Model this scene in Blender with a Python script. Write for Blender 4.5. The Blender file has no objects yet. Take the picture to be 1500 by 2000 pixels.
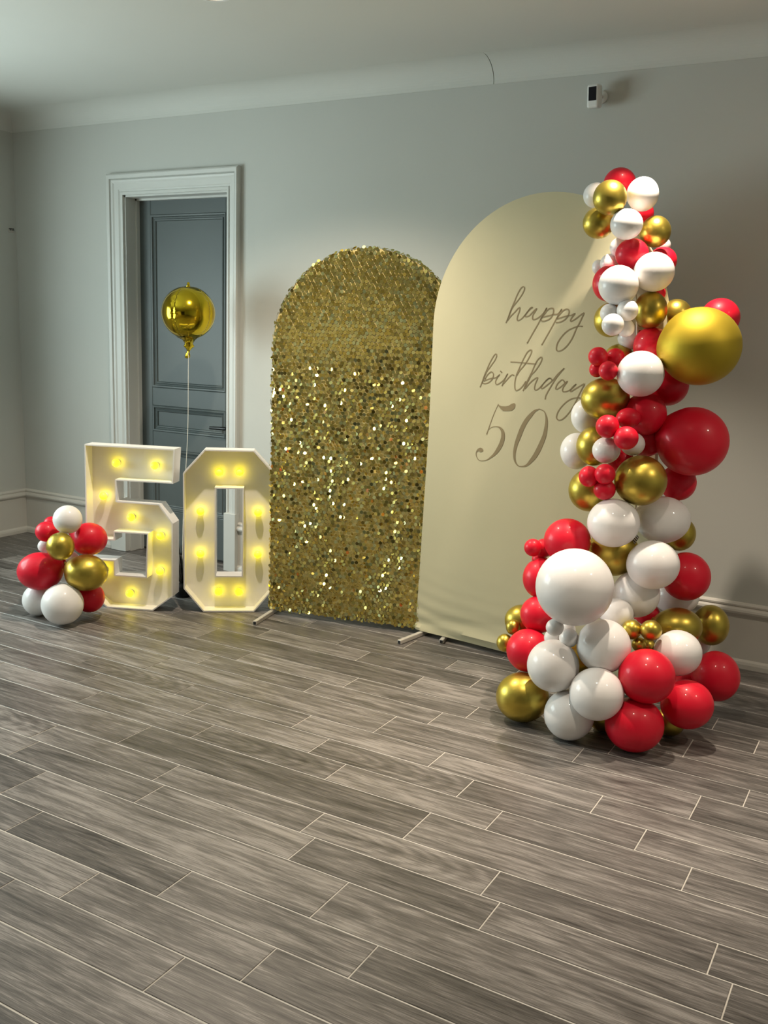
import bpy, bmesh, math, random
import numpy as np
from mathutils import Vector, Matrix

random.seed(7)
rng = np.random.default_rng(11)
scene = bpy.context.scene
COL = scene.collection

# ------------------------------------------------------------------ camera
CAM_H = 1.58
F_PX, YAW, PITCH, ROLL = 1841.51, -0.505498, 0.190135, -0.035021
def cam_axes():
    f = Vector((math.sin(YAW)*math.cos(PITCH), math.cos(YAW)*math.cos(PITCH), -math.sin(PITCH)))
    r = Vector((math.cos(YAW), -math.sin(YAW), 0))
    d = f.cross(r)
    c, s = math.cos(ROLL), math.sin(ROLL)
    return c*r + s*d, -s*r + c*d, f
RIGHT, DOWN, FWD = cam_axes()
cam_data = bpy.data.cameras.new('camera')
cam_data.sensor_fit = 'HORIZONTAL'
cam_data.sensor_width = 36.0
cam_data.lens = F_PX/1500*36.0
cam_data.clip_start = 0.05
cam = bpy.data.objects.new('camera', cam_data)
COL.objects.link(cam)
m = Matrix.Identity(4)
for i in range(3):
    m[i][0] = RIGHT[i]; m[i][1] = -DOWN[i]; m[i][2] = -FWD[i]
m[0][3], m[1][3], m[2][3] = 0.0, 0.0, CAM_H
cam.matrix_world = m
scene.camera = cam

# ------------------------------------------------------------------ world, exposure, daylight
world = bpy.data.worlds.new('world'); scene.world = world
world.use_nodes = True
world.node_tree.nodes['Background'].inputs[0].default_value = (0.62, 0.74, 0.80, 1)
world.node_tree.nodes['Background'].inputs[1].default_value = 0.5
vs = scene.view_settings
vs.view_transform = 'Standard'; vs.look = 'None'; vs.gamma = 1.0; vs.use_curve_mapping = False
vs.exposure = -0.06
scene.cycles.max_bounces = 5; scene.cycles.diffuse_bounces = 4; scene.cycles.glossy_bounces = 3
scene.cycles.transmission_bounces = 2; scene.cycles.use_adaptive_sampling = True; scene.cycles.adaptive_threshold = 0.025

ROOM_X0, ROOM_X1, ROOM_Y0, ROOM_Y1, ROOM_Z = -5.72, 2.6, -4.2, 4.783, 2.96
WIN_Y0, WIN_Y1, WIN_Z0, WIN_Z1 = 1.1, 3.3, 0.75, 2.25
def area_light(name, loc, rot, sx, sy, energy, color):
    l = bpy.data.lights.new(name, 'AREA'); l.shape = 'RECTANGLE'; l.size = sx; l.size_y = sy
    l.energy = energy; l.color = color
    o = bpy.data.objects.new(name, l); COL.objects.link(o); o.location = loc; o.rotation_euler = rot
    return o
# daylight entering by the window in the left wall
area_light('window_daylight', (ROOM_X0-0.16, (WIN_Y0+WIN_Y1)/2, (WIN_Z0+WIN_Z1)/2), (0, -math.pi/2, 0), WIN_Z1-WIN_Z0, WIN_Y1-WIN_Y0, 160, (0.82, 0.98, 0.97))
# x, y, watts, beam angle, where
LAMPS = [(-2.81, 3.42, 230, 130, 'over the marquee numbers and sequin arch'), (-0.93, 3.80, 255, 68, 'over the balloon garland'), (1.25, 3.20, 95, 155, 'right of the balloon garland'),
         (-2.81, 1.90, 45, 96, 'in the middle of the room'), (-0.80, 2.40, 105, 90, 'just above the camera'), (1.25, 1.70, 70, 92, 'by the right wall'),
         (-4.20, -2.80, 230, 130, 'added in the rear left corner to brighten the wall the sequins reflect'), (-2.81, -2.40, 170, 130, 'added before the dark panel to brighten the wall the sequins reflect')]  # rear pair is unseen, added to brighten the wall mirrored in the sequins
LAMP_COLOR = (1.0, 0.85, 0.68)

# ------------------------------------------------------------------ helpers
def link(o, parent=None):
    COL.objects.link(o)
    if parent is not None: o.parent = parent
    return o
def tag(o, label=None, cat=None, group=None, kind=None):
    if label: o['label'] = label
    if cat: o['category'] = cat
    if group: o['group'] = group
    if kind: o['kind'] = kind
    return o
def empty(name, loc, rz=0.0):
    o = bpy.data.objects.new(name, None); o.empty_display_size = 0.1
    o.location = loc; o.rotation_euler = (0, 0, rz)
    return link(o)
def mesh_obj(name, V, Fc, mat, parent=None, smooth=False):
    me = bpy.data.meshes.new(name)
    me.from_pydata([tuple(v) for v in V], [], [tuple(f) for f in Fc])
    me.update()
    bm = bmesh.new(); bm.from_mesh(me); bmesh.ops.recalc_face_normals(bm, faces=bm.faces); bm.to_mesh(me); bm.free()
    if smooth:
        for p in me.polygons: p.use_smooth = True
    if mat: me.materials.append(mat)
    return link(bpy.data.objects.new(name, me), parent)
class MB:
    def __init__(s): s.V = []; s.F = []
    def add(s, V, Fc):
        b = len(s.V); s.V += [tuple(v) for v in V]; s.F += [tuple(i+b for i in f) for f in Fc]; return s
    def box(s, x0, x1, y0, y1, z0, z1):
        return s.add([(x0,y0,z0),(x1,y0,z0),(x1,y1,z0),(x0,y1,z0),(x0,y0,z1),(x1,y0,z1),(x1,y1,z1),(x0,y1,z1)],
                     [(0,3,2,1),(4,5,6,7),(0,1,5,4),(1,2,6,5),(2,3,7,6),(3,0,4,7)])
    def tube(s, pts, r, n=10, caps=True):
        pts = [Vector(p) for p in pts]; rings = []
        rs = r if isinstance(r, (list, tuple)) else [r]*len(pts)
        up = None
        for i, p in enumerate(pts):
            t = (pts[min(i+1, len(pts)-1)]-pts[max(i-1, 0)]).normalized()
            if up is None: up = t.orthogonal().normalized()
            up = (up - t*up.dot(t)).normalized(); sd = t.cross(up)
            rings.append([p + (up*math.cos(2*math.pi*k/n) + sd*math.sin(2*math.pi*k/n))*rs[i] for k in range(n)])
        V = [v for g in rings for v in g]; Fc = []
        for i in range(len(pts)-1):
            for k in range(n):
                Fc.append((i*n+k, i*n+(k+1) % n, (i+1)*n+(k+1) % n, (i+1)*n+k))
        if caps: Fc += [tuple(range(n))[::-1], tuple((len(pts)-1)*n+k for k in range(n))]
        return s.add(V, Fc)
    def lathe(s, prof, n=24, axis='z', center=(0, 0, 0)):
        V = []; Fc = []; c = Vector(center)
        for r, h in prof:
            for k in range(n):
                a = 2*math.pi*k/n; x, y = r*math.cos(a), r*math.sin(a)
                v = (x, y, h) if axis == 'z' else ((x, h, y) if axis == 'y' else (h, x, y))
                V.append(c+Vector(v))
        for i in range(len(prof)-1):
            for k in range(n):
                Fc.append((i*n+k, i*n+(k+1) % n, (i+1)*n+(k+1) % n, (i+1)*n+k))
        Fc += [tuple(range(n))[::-1], tuple((len(prof)-1)*n+k for k in range(n))]
        return s.add(V, Fc)
    def sweep(s, prof, p0, p1, out, up=Vector((0, 0, 1))):
        """profile (o, u) swept straight from p0 to p1; o along `out`, u along `up`"""
        p0 = Vector(p0); p1 = Vector(p1); out = Vector(out); n = len(prof)
        V = [p0+out*o+up*u for o, u in prof]+[p1+out*o+up*u for o, u in prof]
        Fc = [(k, (k+1) % n, n+(k+1) % n, n+k) for k in range(n)]+[tuple(range(n))[::-1], tuple(range(n, 2*n))]
        return s.add(V, Fc)
    def build(s, name, mat, parent=None, smooth=False): return mesh_obj(name, s.V, s.F, mat, parent, smooth)
def bevel(o, w, seg=2, ang=0.5):
    md = o.modifiers.new('bevel', 'BEVEL'); md.width = w; md.segments = seg; md.limit_method = 'ANGLE'; md.angle_limit = ang
    return o

# ------------------------------------------------------------------ materials
def mat_new(name):
    mt = bpy.data.materials.new(name); mt.use_nodes = True
    nt = mt.node_tree
    return mt, nt, nt.nodes['Principled BSDF']
def setp(b, **kw):
    names = dict(color='Base Color', rough='Roughness', metal='Metallic', spec='Specular IOR Level', coat='Coat Weight', coat_rough='Coat Roughness',
                 emit='Emission Color', emit_s='Emission Strength', sheen='Sheen Weight', sub='Subsurface Weight', trans='Transmission Weight')
    for k, v in kw.items():
        s = b.inputs[names[k]]
        s.default_value = (*v, 1) if isinstance(v, tuple) and len(v) == 3 else v
def ramp(nt, fac, stops):
    r = nt.nodes.new('ShaderNodeValToRGB'); el = r.color_ramp.elements
    while len(el) < len(stops): el.new(0.5)
    for e, (p, c) in zip(el, stops): e.position = p; e.color = (*c, 1)
    nt.links.new(fac, r.inputs[0]); return r.outputs[0]
def noise(nt, vec, scale, detail=3, rough=0.5, dist=0.0):
    n = nt.nodes.new('ShaderNodeTexNoise'); n.inputs['Scale'].default_value = scale; n.inputs['Detail'].default_value = detail
    n.inputs['Roughness'].default_value = rough; n.inputs['Distortion'].default_value = dist
    if vec is not None: nt.links.new(vec, n.inputs['Vector'])
    return n.outputs['Fac']
def bump(nt, b, height, strength, dist=0.001):
    n = nt.nodes.new('ShaderNodeBump'); n.inputs['Strength'].default_value = strength; n.inputs['Distance'].default_value = dist
    nt.links.new(height, n.inputs['Height']); nt.links.new(n.outputs[0], b.inputs['Normal'])
def texco(nt, which='Object'):
    return nt.nodes.new('ShaderNodeTexCoord').outputs[which]
def mapping(nt, vec, scale, loc=(0, 0, 0), rot=(0, 0, 0)):
    n = nt.nodes.new('ShaderNodeMapping'); n.inputs['Scale'].default_value = scale; n.inputs['Location'].default_value = loc; n.inputs['Rotation'].default_value = rot
    nt.links.new(vec, n.inputs['Vector']); return n.outputs[0]
def painted(name, c, rough, var=0.04, scale=3.0, bumpy=0.05, spec=0.4):
    mt, nt, b = mat_new(name); v = texco(nt)
    f = noise(nt, v, scale, 4)
    lo = tuple(x*(1-var) for x in c); hi = tuple(min(1, x*(1+var)) for x in c)
    nt.links.new(ramp(nt, f, [(0.3, lo), (0.7, hi)]), b.inputs['Base Color'])
    setp(b, rough=rough, spec=spec)
    if bumpy: bump(nt, b, noise(nt, v, 220, 2), bumpy, 0.001)
    return mt
M = {}
M['wall'] = painted('wall_paint', (0.55, 0.56, 0.525), 0.75, 0.02, 1.2, 0.08, 0.25)
M['ceiling'] = painted('ceiling_paint', (0.65, 0.66, 0.62), 0.85, 0.02, 1.0, 0.06, 0.2)
M['cornice'] = painted('cornice_paint', (0.65, 0.66, 0.62), 0.85, 0.02, 1.0, 0.04, 0.2)
M['skirting'] = painted('skirting_paint', (0.60, 0.58, 0.53), 0.5, 0.02, 2.0, 0.02, 0.4)
M['casing'] = painted('casing_paint', (0.60, 0.61, 0.58), 0.42, 0.02, 2.0, 0.02, 0.45)
M['door'] = painted('door_paint', (0.090, 0.108, 0.108), 0.45, 0.05, 2.0, 0.03, 0.4)
M['black_metal'] = painted('black_metal', (0.006, 0.006, 0.006), 0.4, 0.1, 8, 0.0)
M['white_plastic'] = painted('white_plastic', (0.75, 0.75, 0.72), 0.4, 0.02, 5, 0.0)
M['black_glass'] = painted('black_glass', (0.004, 0.004, 0.006), 0.35, 0.0, 5, 0.0, 0.2)
M['marquee'] = painted('marquee_white', (0.80, 0.78, 0.74), 0.45, 0.02, 6, 0.02, 0.4)
M['foot_metal'] = painted('foot_metal', (0.66, 0.63, 0.58), 0.3, 0.05, 10, 0.0); setp(M['foot_metal'].node_tree.nodes['Principled BSDF'], metal=0.3)
M['dark_gap'] = painted('dark_gap', (0.02, 0.02, 0.02), 0.8, 0.0, 5, 0.0)
M['grout'] = painted('grout', (0.56, 0.53, 0.48), 0.85, 0.12, 6, 0.2, 0.2)
M['string'] = painted('balloon_string', (0.75, 0.72, 0.62), 0.5, 0.0, 5, 0.0)
M['print'] = painted('brown_print', (0.27, 0.215, 0.12), 0.7, 0.03, 20, 0.0, 0.2)
M['tinsel'] = painted('tinsel_dark', (0.05, 0.04, 0.03), 0.25, 0.5, 120, 0.0); setp(M['tinsel'].node_tree.nodes['Principled BSDF'], metal=0.7)

def latex(name, c, rough, coat=0.0, metal=0.0, spec=0.5, sub=0.0):
    mt, nt, b = mat_new(name); v = texco(nt)
    f = noise(nt, v, 9, 3)
    nt.links.new(ramp(nt, f, [(0.3, tuple(x*0.97 for x in c)), (0.7, tuple(min(1, x*1.03) for x in c))]), b.inputs['Base Color'])
    setp(b, rough=rough, metal=metal, spec=spec, coat=coat, coat_rough=0.10, sub=sub)
    return mt
M['r'] = latex('red_latex', (0.68, 0.006, 0.027), 0.45, 0.18, spec=0.28)
M['w'] = latex('white_latex', (0.82, 0.80, 0.785), 0.45, 0.35, spec=0.35)
M['g'] = latex('chrome_gold_latex', (0.50, 0.38, 0.066), 0.36, 0.05, metal=0.92)
M['G'] = latex('satin_gold_latex', (0.50, 0.37, 0.030), 0.55, 0.0, metal=0.75)

def cream_mat():
    mt, nt, b = mat_new('cream_fabric'); v = texco(nt)
    nt.links.new(ramp(nt, noise(nt, v, 2.5, 3), [(0.3, (0.54, 0.50, 0.325)), (0.7, (0.57, 0.525, 0.345))]), b.inputs['Base Color'])
    setp(b, rough=0.8, spec=0.2, sheen=0.1)
    bump(nt, b, noise(nt, v, 600, 1), 0.05, 0.0006)
    return mt
M['cream'] = cream_mat()
def sequin_mat():
    mt, nt, b = mat_new('gold_sequin')
    a = nt.nodes.new('ShaderNodeAttribute'); a.attribute_name = 'rnd'
    nt.links.new(ramp(nt, a.outputs['Fac'], [(0.0, (0.64, 0.48, 0.10)), (0.35, (0.76, 0.62, 0.17)), (0.75, (0.80, 0.69, 0.23)), (1.0, (0.72, 0.78, 0.40))]), b.inputs['Base Color'])
    setp(b, rough=0.19, metal=1.0)
    return mt
M['sequin'] = sequin_mat()
M['gold_mesh'] = latex('gold_mesh_fabric', (0.58, 0.48, 0.20), 0.5, 0.0, metal=0.3)
def foil_mat():
    mt, nt, b = mat_new('gold_foil'); v = texco(nt)
    nt.links.new(ramp(nt, noise(nt, v, 6, 2), [(0.3, (0.62, 0.44, 0.02)), (0.7, (0.68, 0.49, 0.03))]), b.inputs['Base Color'])
    setp(b, rough=0.12, metal=1.0)
    bump(nt, b, noise(nt, v, 14, 3), 0.12, 0.004)
    return mt
M['foil'] = foil_mat()
def emit_mat(name, c, s, base=(0.8, 0.7, 0.2)):
    mt, nt, b = mat_new(name); setp(b, color=base, rough=0.4, emit=c, emit_s=s)
    return mt
M['bulb'] = emit_mat('yellow_bulb', (1.0, 0.80, 0.002), 6.5); M['bulb'].cycles.emission_sampling = 'FRONT'
M['downlight'] = emit_mat('downlight_lens', (1.0, 0.86, 0.68), 6.0, (0.9, 0.9, 0.9)); M['downlight'].cycles.emission_sampling = 'NONE'   # the beam below carries its light
def striped_mat():
    mt, nt, b = mat_new('striped_tape'); v = texco(nt)
    w = nt.nodes.new('ShaderNodeTexWave'); w.bands_direction = 'Z'; w.inputs['Scale'].default_value = 30
    nt.links.new(v, w.inputs['Vector'])
    nt.links.new(ramp(nt, w.outputs['Fac'], [(0.45, (0.02, 0.02, 0.02)), (0.55, (0.7, 0.66, 0.6))]), b.inputs['Base Color']); setp(b, rough=0.4)
    return mt
M['striped'] = striped_mat()
def plank_mat(name, part):
    """wood-look tile; per-plank random from the object (single planks) or the mesh attribute (joined field)"""
    mt, nt, b = mat_new(name); L = nt.links
    if part: rnd = nt.nodes.new('ShaderNodeObjectInfo').outputs['Random']
    else:
        a = nt.nodes.new('ShaderNodeAttribute'); a.attribute_name = 'rnd'; rnd = a.outputs['Fac']
    pos = nt.nodes.new('ShaderNodeNewGeometry').outputs['Position']
    mul = nt.nodes.new('ShaderNodeMath'); mul.operation = 'MULTIPLY'; mul.inputs[1].default_value = 173.0; L.new(rnd, mul.inputs[0])
    comb = nt.nodes.new('ShaderNodeCombineXYZ')
    for i in range(3): L.new(mul.outputs[0], comb.inputs[i])
    add = nt.nodes.new('ShaderNodeVectorMath'); add.operation = 'ADD'; L.new(pos, add.inputs[0]); L.new(comb.outputs[0], add.inputs[1])
    base = add.outputs[0]
    streak = noise(nt, mapping(nt, base, (1.6, 30, 1)), 2.2, 6, 0.68, 0.5)
    fine = noise(nt, mapping(nt, base, (7.0, 260, 1)), 2.0, 2, 0.7)
    broad = noise(nt, mapping(nt, base, (1.0, 5.5, 1)), 1.6, 3, 0.55, 1.6)
    # cathedral grain on a few planks: long rings about the plank's own middle
    wv = nt.nodes.new('ShaderNodeTexWave'); wv.wave_type = 'RINGS'; wv.rings_direction = 'Z'; wv.inputs['Scale'].default_value = 2.0; wv.inputs['Distortion'].default_value = 3.0
    wv.inputs['Detail'].default_value = 3; wv.inputs['Detail Scale'].default_value = 1.6
    L.new(mapping(nt, texco(nt, 'Object') if part else base, (1.9, 7.5, 1), (0.45, 0.10, 0)), wv.inputs['Vector'])
    def math2(op, a, bb):
        n = nt.nodes.new('ShaderNodeMath'); n.operation = op
        for i, x in enumerate((a, bb)):
            if isinstance(x, (int, float)): n.inputs[i].default_value = x
            else: L.new(x, n.inputs[i])
        return n.outputs[0]
    t = math2('ADD', math2('MULTIPLY', streak, 0.50), math2('MULTIPLY', math2('SUBTRACT', fine, 0.2), 0.42))
    t = math2('ADD', t, math2('MULTIPLY', broad, 0.34))
    sel = math2('GREATER_THAN', math2('FRACT', math2('MULTIPLY', rnd, 7.31), 0.0), 0.90)
    t = math2('ADD', t, math2('MULTIPLY', math2('MULTIPLY', math2('SUBTRACT', wv.outputs['Fac'], 0.5), sel), 0.055))
    t = math2('ADD', t, 0.0)
    t = math2('ADD', t, math2('MULTIPLY', math2('SUBTRACT', rnd, 0.5), 0.09))
    col = ramp(nt, t, [(0.36, (0.026, 0.024, 0.022)), (0.46, (0.076, 0.069, 0.063)), (0.56, (0.140, 0.127, 0.117)), (0.68, (0.31, 0.286, 0.267))])
    L.new(col, b.inputs['Base Color'])
    rr = nt.nodes.new('ShaderNodeMapRange'); rr.inputs['To Min'].default_value = 0.34; rr.inputs['To Max'].default_value = 0.50
    L.new(broad, rr.inputs['Value']); L.new(rr.outputs[0], b.inputs['Roughness'])
    setp(b, spec=0.42)
    return mt
M['plank'] = plank_mat('wood_look_tile', True)
M['plank_field'] = plank_mat('wood_look_tile_field', False)
def pane_mat():
    mt, nt, b = mat_new('window_glass'); out = nt.nodes['Material Output']
    tr = nt.nodes.new('ShaderNodeBsdfTransparent'); gl = nt.nodes.new('ShaderNodeBsdfGlossy'); gl.inputs['Roughness'].default_value = 0.02
    mx = nt.nodes.new('ShaderNodeMixShader'); mx.inputs[0].default_value = 0.06
    nt.links.new(tr.outputs[0], mx.inputs[1]); nt.links.new(gl.outputs[0], mx.inputs[2]); nt.links.new(mx.outputs[0], out.inputs['Surface'])
    return mt
M['pane'] = pane_mat()

# ------------------------------------------------------------------ room shell
X0, X1, Y0, Y1, ZC = ROOM_X0, ROOM_X1, ROOM_Y0, ROOM_Y1, ROOM_Z
T = 0.24
DX0, DX1, DZ = -4.673, -3.810, 2.390          # door opening
S = 'structure'
tag(MB().box(X0-T, DX0, Y1, Y1+T, 0, ZC).box(DX1, X1+T, Y1, Y1+T, 0, ZC).box(DX0, DX1, Y1, Y1+T, DZ, ZC).build('wall_back', M['wall']), kind=S)
tag(MB().box(X0-T, X0, Y0-T, WIN_Y0, 0, ZC).box(X0-T, X0, WIN_Y1, Y1, 0, ZC).box(X0-T, X0, WIN_Y0, WIN_Y1, 0, WIN_Z0).box(X0-T, X0, WIN_Y0, WIN_Y1, WIN_Z1, ZC).build('wall_left', M['wall']), kind=S)
tag(MB().box(X1, X1+T, Y0-T, Y1, 0, ZC).build('wall_right', M['wall']), kind=S)
RDX0, RDX1 = -2.4, 0.2                         # unseen dark recess added to the rear wall for the sequins to reflect
tag(MB().box(X0, RDX0, Y0-T, Y0, 0, ZC).box(RDX1, X1, Y0-T, Y0, 0, ZC).box(RDX0, RDX1, Y0-T, Y0, 2.3, ZC).build('wall_rear', M['wall']), kind=S)
tag(MB().box(RDX0, RDX1, Y0-T, Y0-0.14, 0, 2.3).build('dark_reflection_panel', M['dark_gap']), kind=S)  # added near-black panel closing the recess, gives the sequins dark reflections
tag(MB().box(X0-T, X1+T, Y0-T, Y1+T, ZC, ZC+0.2).build('ceiling', M['ceiling']), kind=S)

# floor: recessed grout bed with individual wood-look tiles
floor = tag(MB().box(X0-T, X1+T, Y0-T, Y1+T, -0.12, -0.0016).build('floor', M['grout']), kind=S)
TILT = -0.0093
ct, st = math.cos(TILT), math.sin(TILT)
BN = {0: 1.479, 1: 1.632, 2: 1.785, 3: 1.936, 4: 2.138, 5: 2.288, 6: 2.434, 7: 2.631, 8: 2.777, 9: 2.928, 10: 3.074, 11: 3.270, 12: 3.416, 13: 3.556, 14: 3.745, 15: 3.892, 16: 4.040}
JO = {0: -1.457, 1: -1.919, 2: -1.700, 3: -1.284, 4: -1.502, 5: -1.563, 6: -1.268, 7: -1.694, 8: -1.866, 9: -2.052, 10: -1.754, 11: -1.611, 12: -1.507, 13: -1.872, 14: -1.639, 15: -1.838, 16: -2.146}
JL = {0: .636, 1: .636, 2: .634, 3: .632, 4: .631, 5: .630, 6: .624, 7: .625, 8: .622, 9: .619, 10: .618, 11: .617, 12: .608, 13: .613, 14: .612, 15: .618, 16: .612}
def wide(k): return k % 7 in (3, 6)
rows = []
ks = sorted(BN)
for k in ks: rows.append((k, BN[k], BN[k+1] if k+1 in BN else BN[k]+0.146))
y = rows[-1][2]; k = 17
while y < Y1+0.1:
    w = 0.192 if wide(k) else 0.146
    rows.append((k, y, y+w)); y += w; k += 1
y = BN[0]; k = -1
while y > Y0-0.1:
    w = 0.205 if wide(k) else 0.153
    rows.append((k, y-w, y)); y -= w; k -= 1
def to_px(p):
    d = Vector(p)-Vector((0, 0, CAM_H)); zz = d.dot(FWD)
    if zz < 0.2: return None
    return 750+F_PX*d.dot(RIGHT)/zz, 1000+F_PX*d.dot(DOWN)/zz, zz
G = 0.0024                                       # half joint
pl = []
for k, ya, yb in rows:
    L = JL.get(k, 0.63)*(2 if wide(k) else 1)
    off = JO.get(k, -1.3-0.37*((k*5) % 7))
    n0 = int(math.floor((X0-0.1-off)/L)); x = off+n0*L
    while x < X1+0.1:
        a, b_ = max(x, X0-0.05), min(x+L, X1+0.05)
        if b_-a > 0.03: pl.append((a+G*0.8, b_-G*0.8, ya+G, yb-G))
        x += L
def p2w(x, y): return (ct*x-st*y, st*x+ct*y)
scored = []
for q in pl:
    cx, cy = p2w((q[0]+q[1])/2, (q[2]+q[3])/2)
    if cy > Y1+0.12: continue
    best = None
    for fx in (0.0, 0.25, 0.5, 0.75, 1.0):
        wx, wy = p2w(q[0]+(q[1]-q[0])*fx, (q[2]+q[3])/2)
        r_ = to_px((wx, wy, 0))
        if r_ and -60 < r_[0] < 1560 and 900 < r_[1] < 2080: best = max(best or 0, (q[1]-q[0])*(q[3]-q[2])/r_[2]**2)
    scored.append((best or 0.0, q))
scored.sort(key=lambda e: -e[0])
single = [q for s_, q in scored[:300] if s_ > 0]
rest = [q for s_, q in scored if s_ == 0]+[q for s_, q in scored[300:] if s_ > 0]
def plank_data(name, lx, ly, mat):
    hx, hy, e = lx/2, ly/2, 0.0012
    V = [(-hx, -hy, -0.009), (hx, -hy, -0.009), (hx, hy, -0.009), (-hx, hy, -0.009),
         (-hx, -hy, -e), (hx, -hy, -e), (hx, hy, -e), (-hx, hy, -e),
         (-hx+e, -hy+e, 0), (hx-e, -hy+e, 0), (hx-e, hy-e, 0), (-hx+e, hy-e, 0)]
    Fc = [(0, 1, 5, 4), (1, 2, 6, 5), (2, 3, 7, 6), (3, 0, 4, 7), (4, 5, 9, 8), (5, 6, 10, 9), (6, 7, 11, 10), (7, 4, 8, 11), (8, 9, 10, 11)]
    return V, Fc
cache = {}
for q in single:
    lx, ly = q[1]-q[0], q[3]-q[2]
    key = (round(lx/0.62), ly > 0.17)
    if key not in cache:
        V, Fc = plank_data('plank', lx, ly, None)
        me = bpy.data.meshes.new('plank'); me.from_pydata(V, [], Fc); me.update(); me.materials.append(M['plank'])
        cache[key] = (me, lx, ly)
    me, bx, by = cache[key]
    o = link(bpy.data.objects.new('plank', me), floor)
    wx, wy = p2w((q[0]+q[1])/2, (q[2]+q[3])/2)
    o.location = (wx, wy, random.uniform(-0.0003, 0.0003)); o.rotation_euler = (0, 0, TILT); o.scale = (lx/bx, ly/by, 1)
V = []; Fc = []; RN = []
for q in rest:
    v, f = plank_data('', q[1]-q[0], q[3]-q[2], None)
    cx, cy = (q[0]+q[1])/2, (q[2]+q[3])/2; b0 = len(V); r_ = random.random()
    for p in v:
        wx, wy = p2w(cx+p[0], cy+p[1]); V.append((wx, wy, p[2])); RN.append(r_)
    Fc += [tuple(i+b0 for i in g) for g in f]
me = bpy.data.meshes.new('plank_field'); me.from_pydata(V, [], Fc); me.update(); me.materials.append(M['plank_field'])
at = me.attributes.new('rnd', 'FLOAT', 'POINT'); at.data.foreach_set('value', RN)
tag(link(bpy.data.objects.new('plank_field', me), floor), kind='stuff')

# cove cornice with one open joint on the back wall
def cove():
    h, p = 0.115, 0.150
    pr = [(0, 0), (0.005, 0.0), (0.005, 0.006)]
    for i in range(15):
        a = i/14*math.pi/2
        pr.append((0.005+(p-0.005)*(1-math.cos(a)), 0.006+(h-0.0065)*math.sin(a)))
    pr += [(p, h), (0, h)]
    return pr
CZ = 2.845; SEAM = -2.087
tag(MB().sweep(cove(), (X0, Y1, CZ), (SEAM-0.0022, Y1, CZ), (0, -1, 0)).build('trim_1', M['cornice']), kind=S)
tag(MB().sweep(cove(), (SEAM+0.0022, Y1, CZ), (X1, Y1, CZ), (0, -1, 0)).build('trim_2', M['cornice']), kind=S)
tag(MB().sweep(cove(), (X0, Y0, CZ), (X0, Y1, CZ), (1, 0, 0)).build('trim_3', M['cornice']), kind=S)
tag(MB().sweep(cove(), (X1, Y0, CZ), (X1, Y1, CZ), (-1, 0, 0)).build('trim_4', M['cornice']), kind=S)
# tall skirting with moulded cap and shoe
SK = [(0, 0), (0.030, 0), (0.030, 0.022), (0.026, 0.034), (0.018, 0.040), (0.014, 0.044), (0.014, 0.262), (0.020, 0.268), (0.029, 0.276), (0.032, 0.286), (0.029, 0.296), (0.020, 0.302), (0.016, 0.306), (0.020, 0.311), (0.020, 0.318), (0.010, 0.326), (0, 0.328)]
tag(MB().sweep(SK, (X0, Y1, 0), (-4.812, Y1, 0), (0, -1, 0)).build('baseboard_back', M['skirting']), kind=S)
tag(MB().sweep(SK, (-3.716, Y1, 0), (X1, Y1, 0), (0, -1, 0)).build('baseboard_back', M['skirting']), kind=S)
tag(MB().sweep(SK, (X0, Y0, 0), (X0, Y1, 0), (1, 0, 0)).build('baseboard_left', M['skirting']), kind=S)
tag(MB().sweep(SK, (X1, Y0, 0), (X1, Y1, 0), (-1, 0, 0)).build('baseboard_right', M['skirting']), kind=S)

# door casing (moulded architrave), jamb lining, plinth blocks
CP = [(0, 0), (0.020, 0), (0.020, 0.018), (0.012, 0.022), (0.016, 0.030), (0.020, 0.036), (0.022, 0.070), (0.028, 0.080), (0.030, 0.092), (0.022, 0.098), (0.036, 0.102), (0.038, 0.124), (0.030, 0.134), (0, 0.134)]
# (projection, distance from the opening edge)
def casing(cl, crt, cz, width_r):
    mb = MB(); ol, orr = cl, crt
    n = len(CP)
    def ring(x, z, sx, sz, sc):
        return [Vector((x+sx*u*sc, Y1-o, z+sz*u)) for o, u in CP]
    sR = width_r/0.134
    path = [ring(cl, 0.0, -1, 0, 1), ring(cl, cz, -1, 1, 1), ring(crt, cz, 1, 1, sR), ring(crt, 0.0, 1, 0, sR)]
    for r_ in (path[0], path[3]):
        for v in r_: v.z = 0.385
    V = [v for r_ in path for v in r_]; Fc = []
    for i in range(3):
        for k in range(n): Fc.append((i*n+k, i*n+(k+1) % n, (i+1)*n+(k+1) % n, (i+1)*n+k))
    Fc += [tuple(range(n))[::-1], tuple(3*n+k for k in range(n))]
    return mb.add(V, Fc)
cas = tag(casing(DX0, DX1, DZ, 0.093).build('trim_5', M['casing']), kind=S)
bevel(MB().box(DX0-0.139, DX0, Y1-0.046, Y1, 0, 0.385).build('plinth_block', M['casing'], cas), 0.003)
bevel(MB().box(DX1, DX1+0.094, Y1-0.046, Y1, 0, 0.385).build('plinth_block', M['casing'], cas), 0.003)
jam = MB().box(DX0-0.002, DX0+0.012, Y1-0.004, Y1+0.2, 0, DZ).box(DX1-0.012, DX1+0.002, Y1-0.004, Y1+0.2, 0, DZ).box(DX0, DX1, Y1-0.004, Y1+0.2, DZ-0.012, DZ+0.002)
jam.box(DX0+0.012, DX0+0.024, Y1+0.085, Y1+0.113, 0, DZ-0.012).box(DX1-0.024, DX1-0.012, Y1+0.085, Y1+0.113, 0, DZ-0.012).box(DX0+0.012, DX1-0.012, Y1+0.085, Y1+0.113, DZ-0.024, DZ-0.012)
jam.build('jamb_lining', M['casing'], cas)

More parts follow.
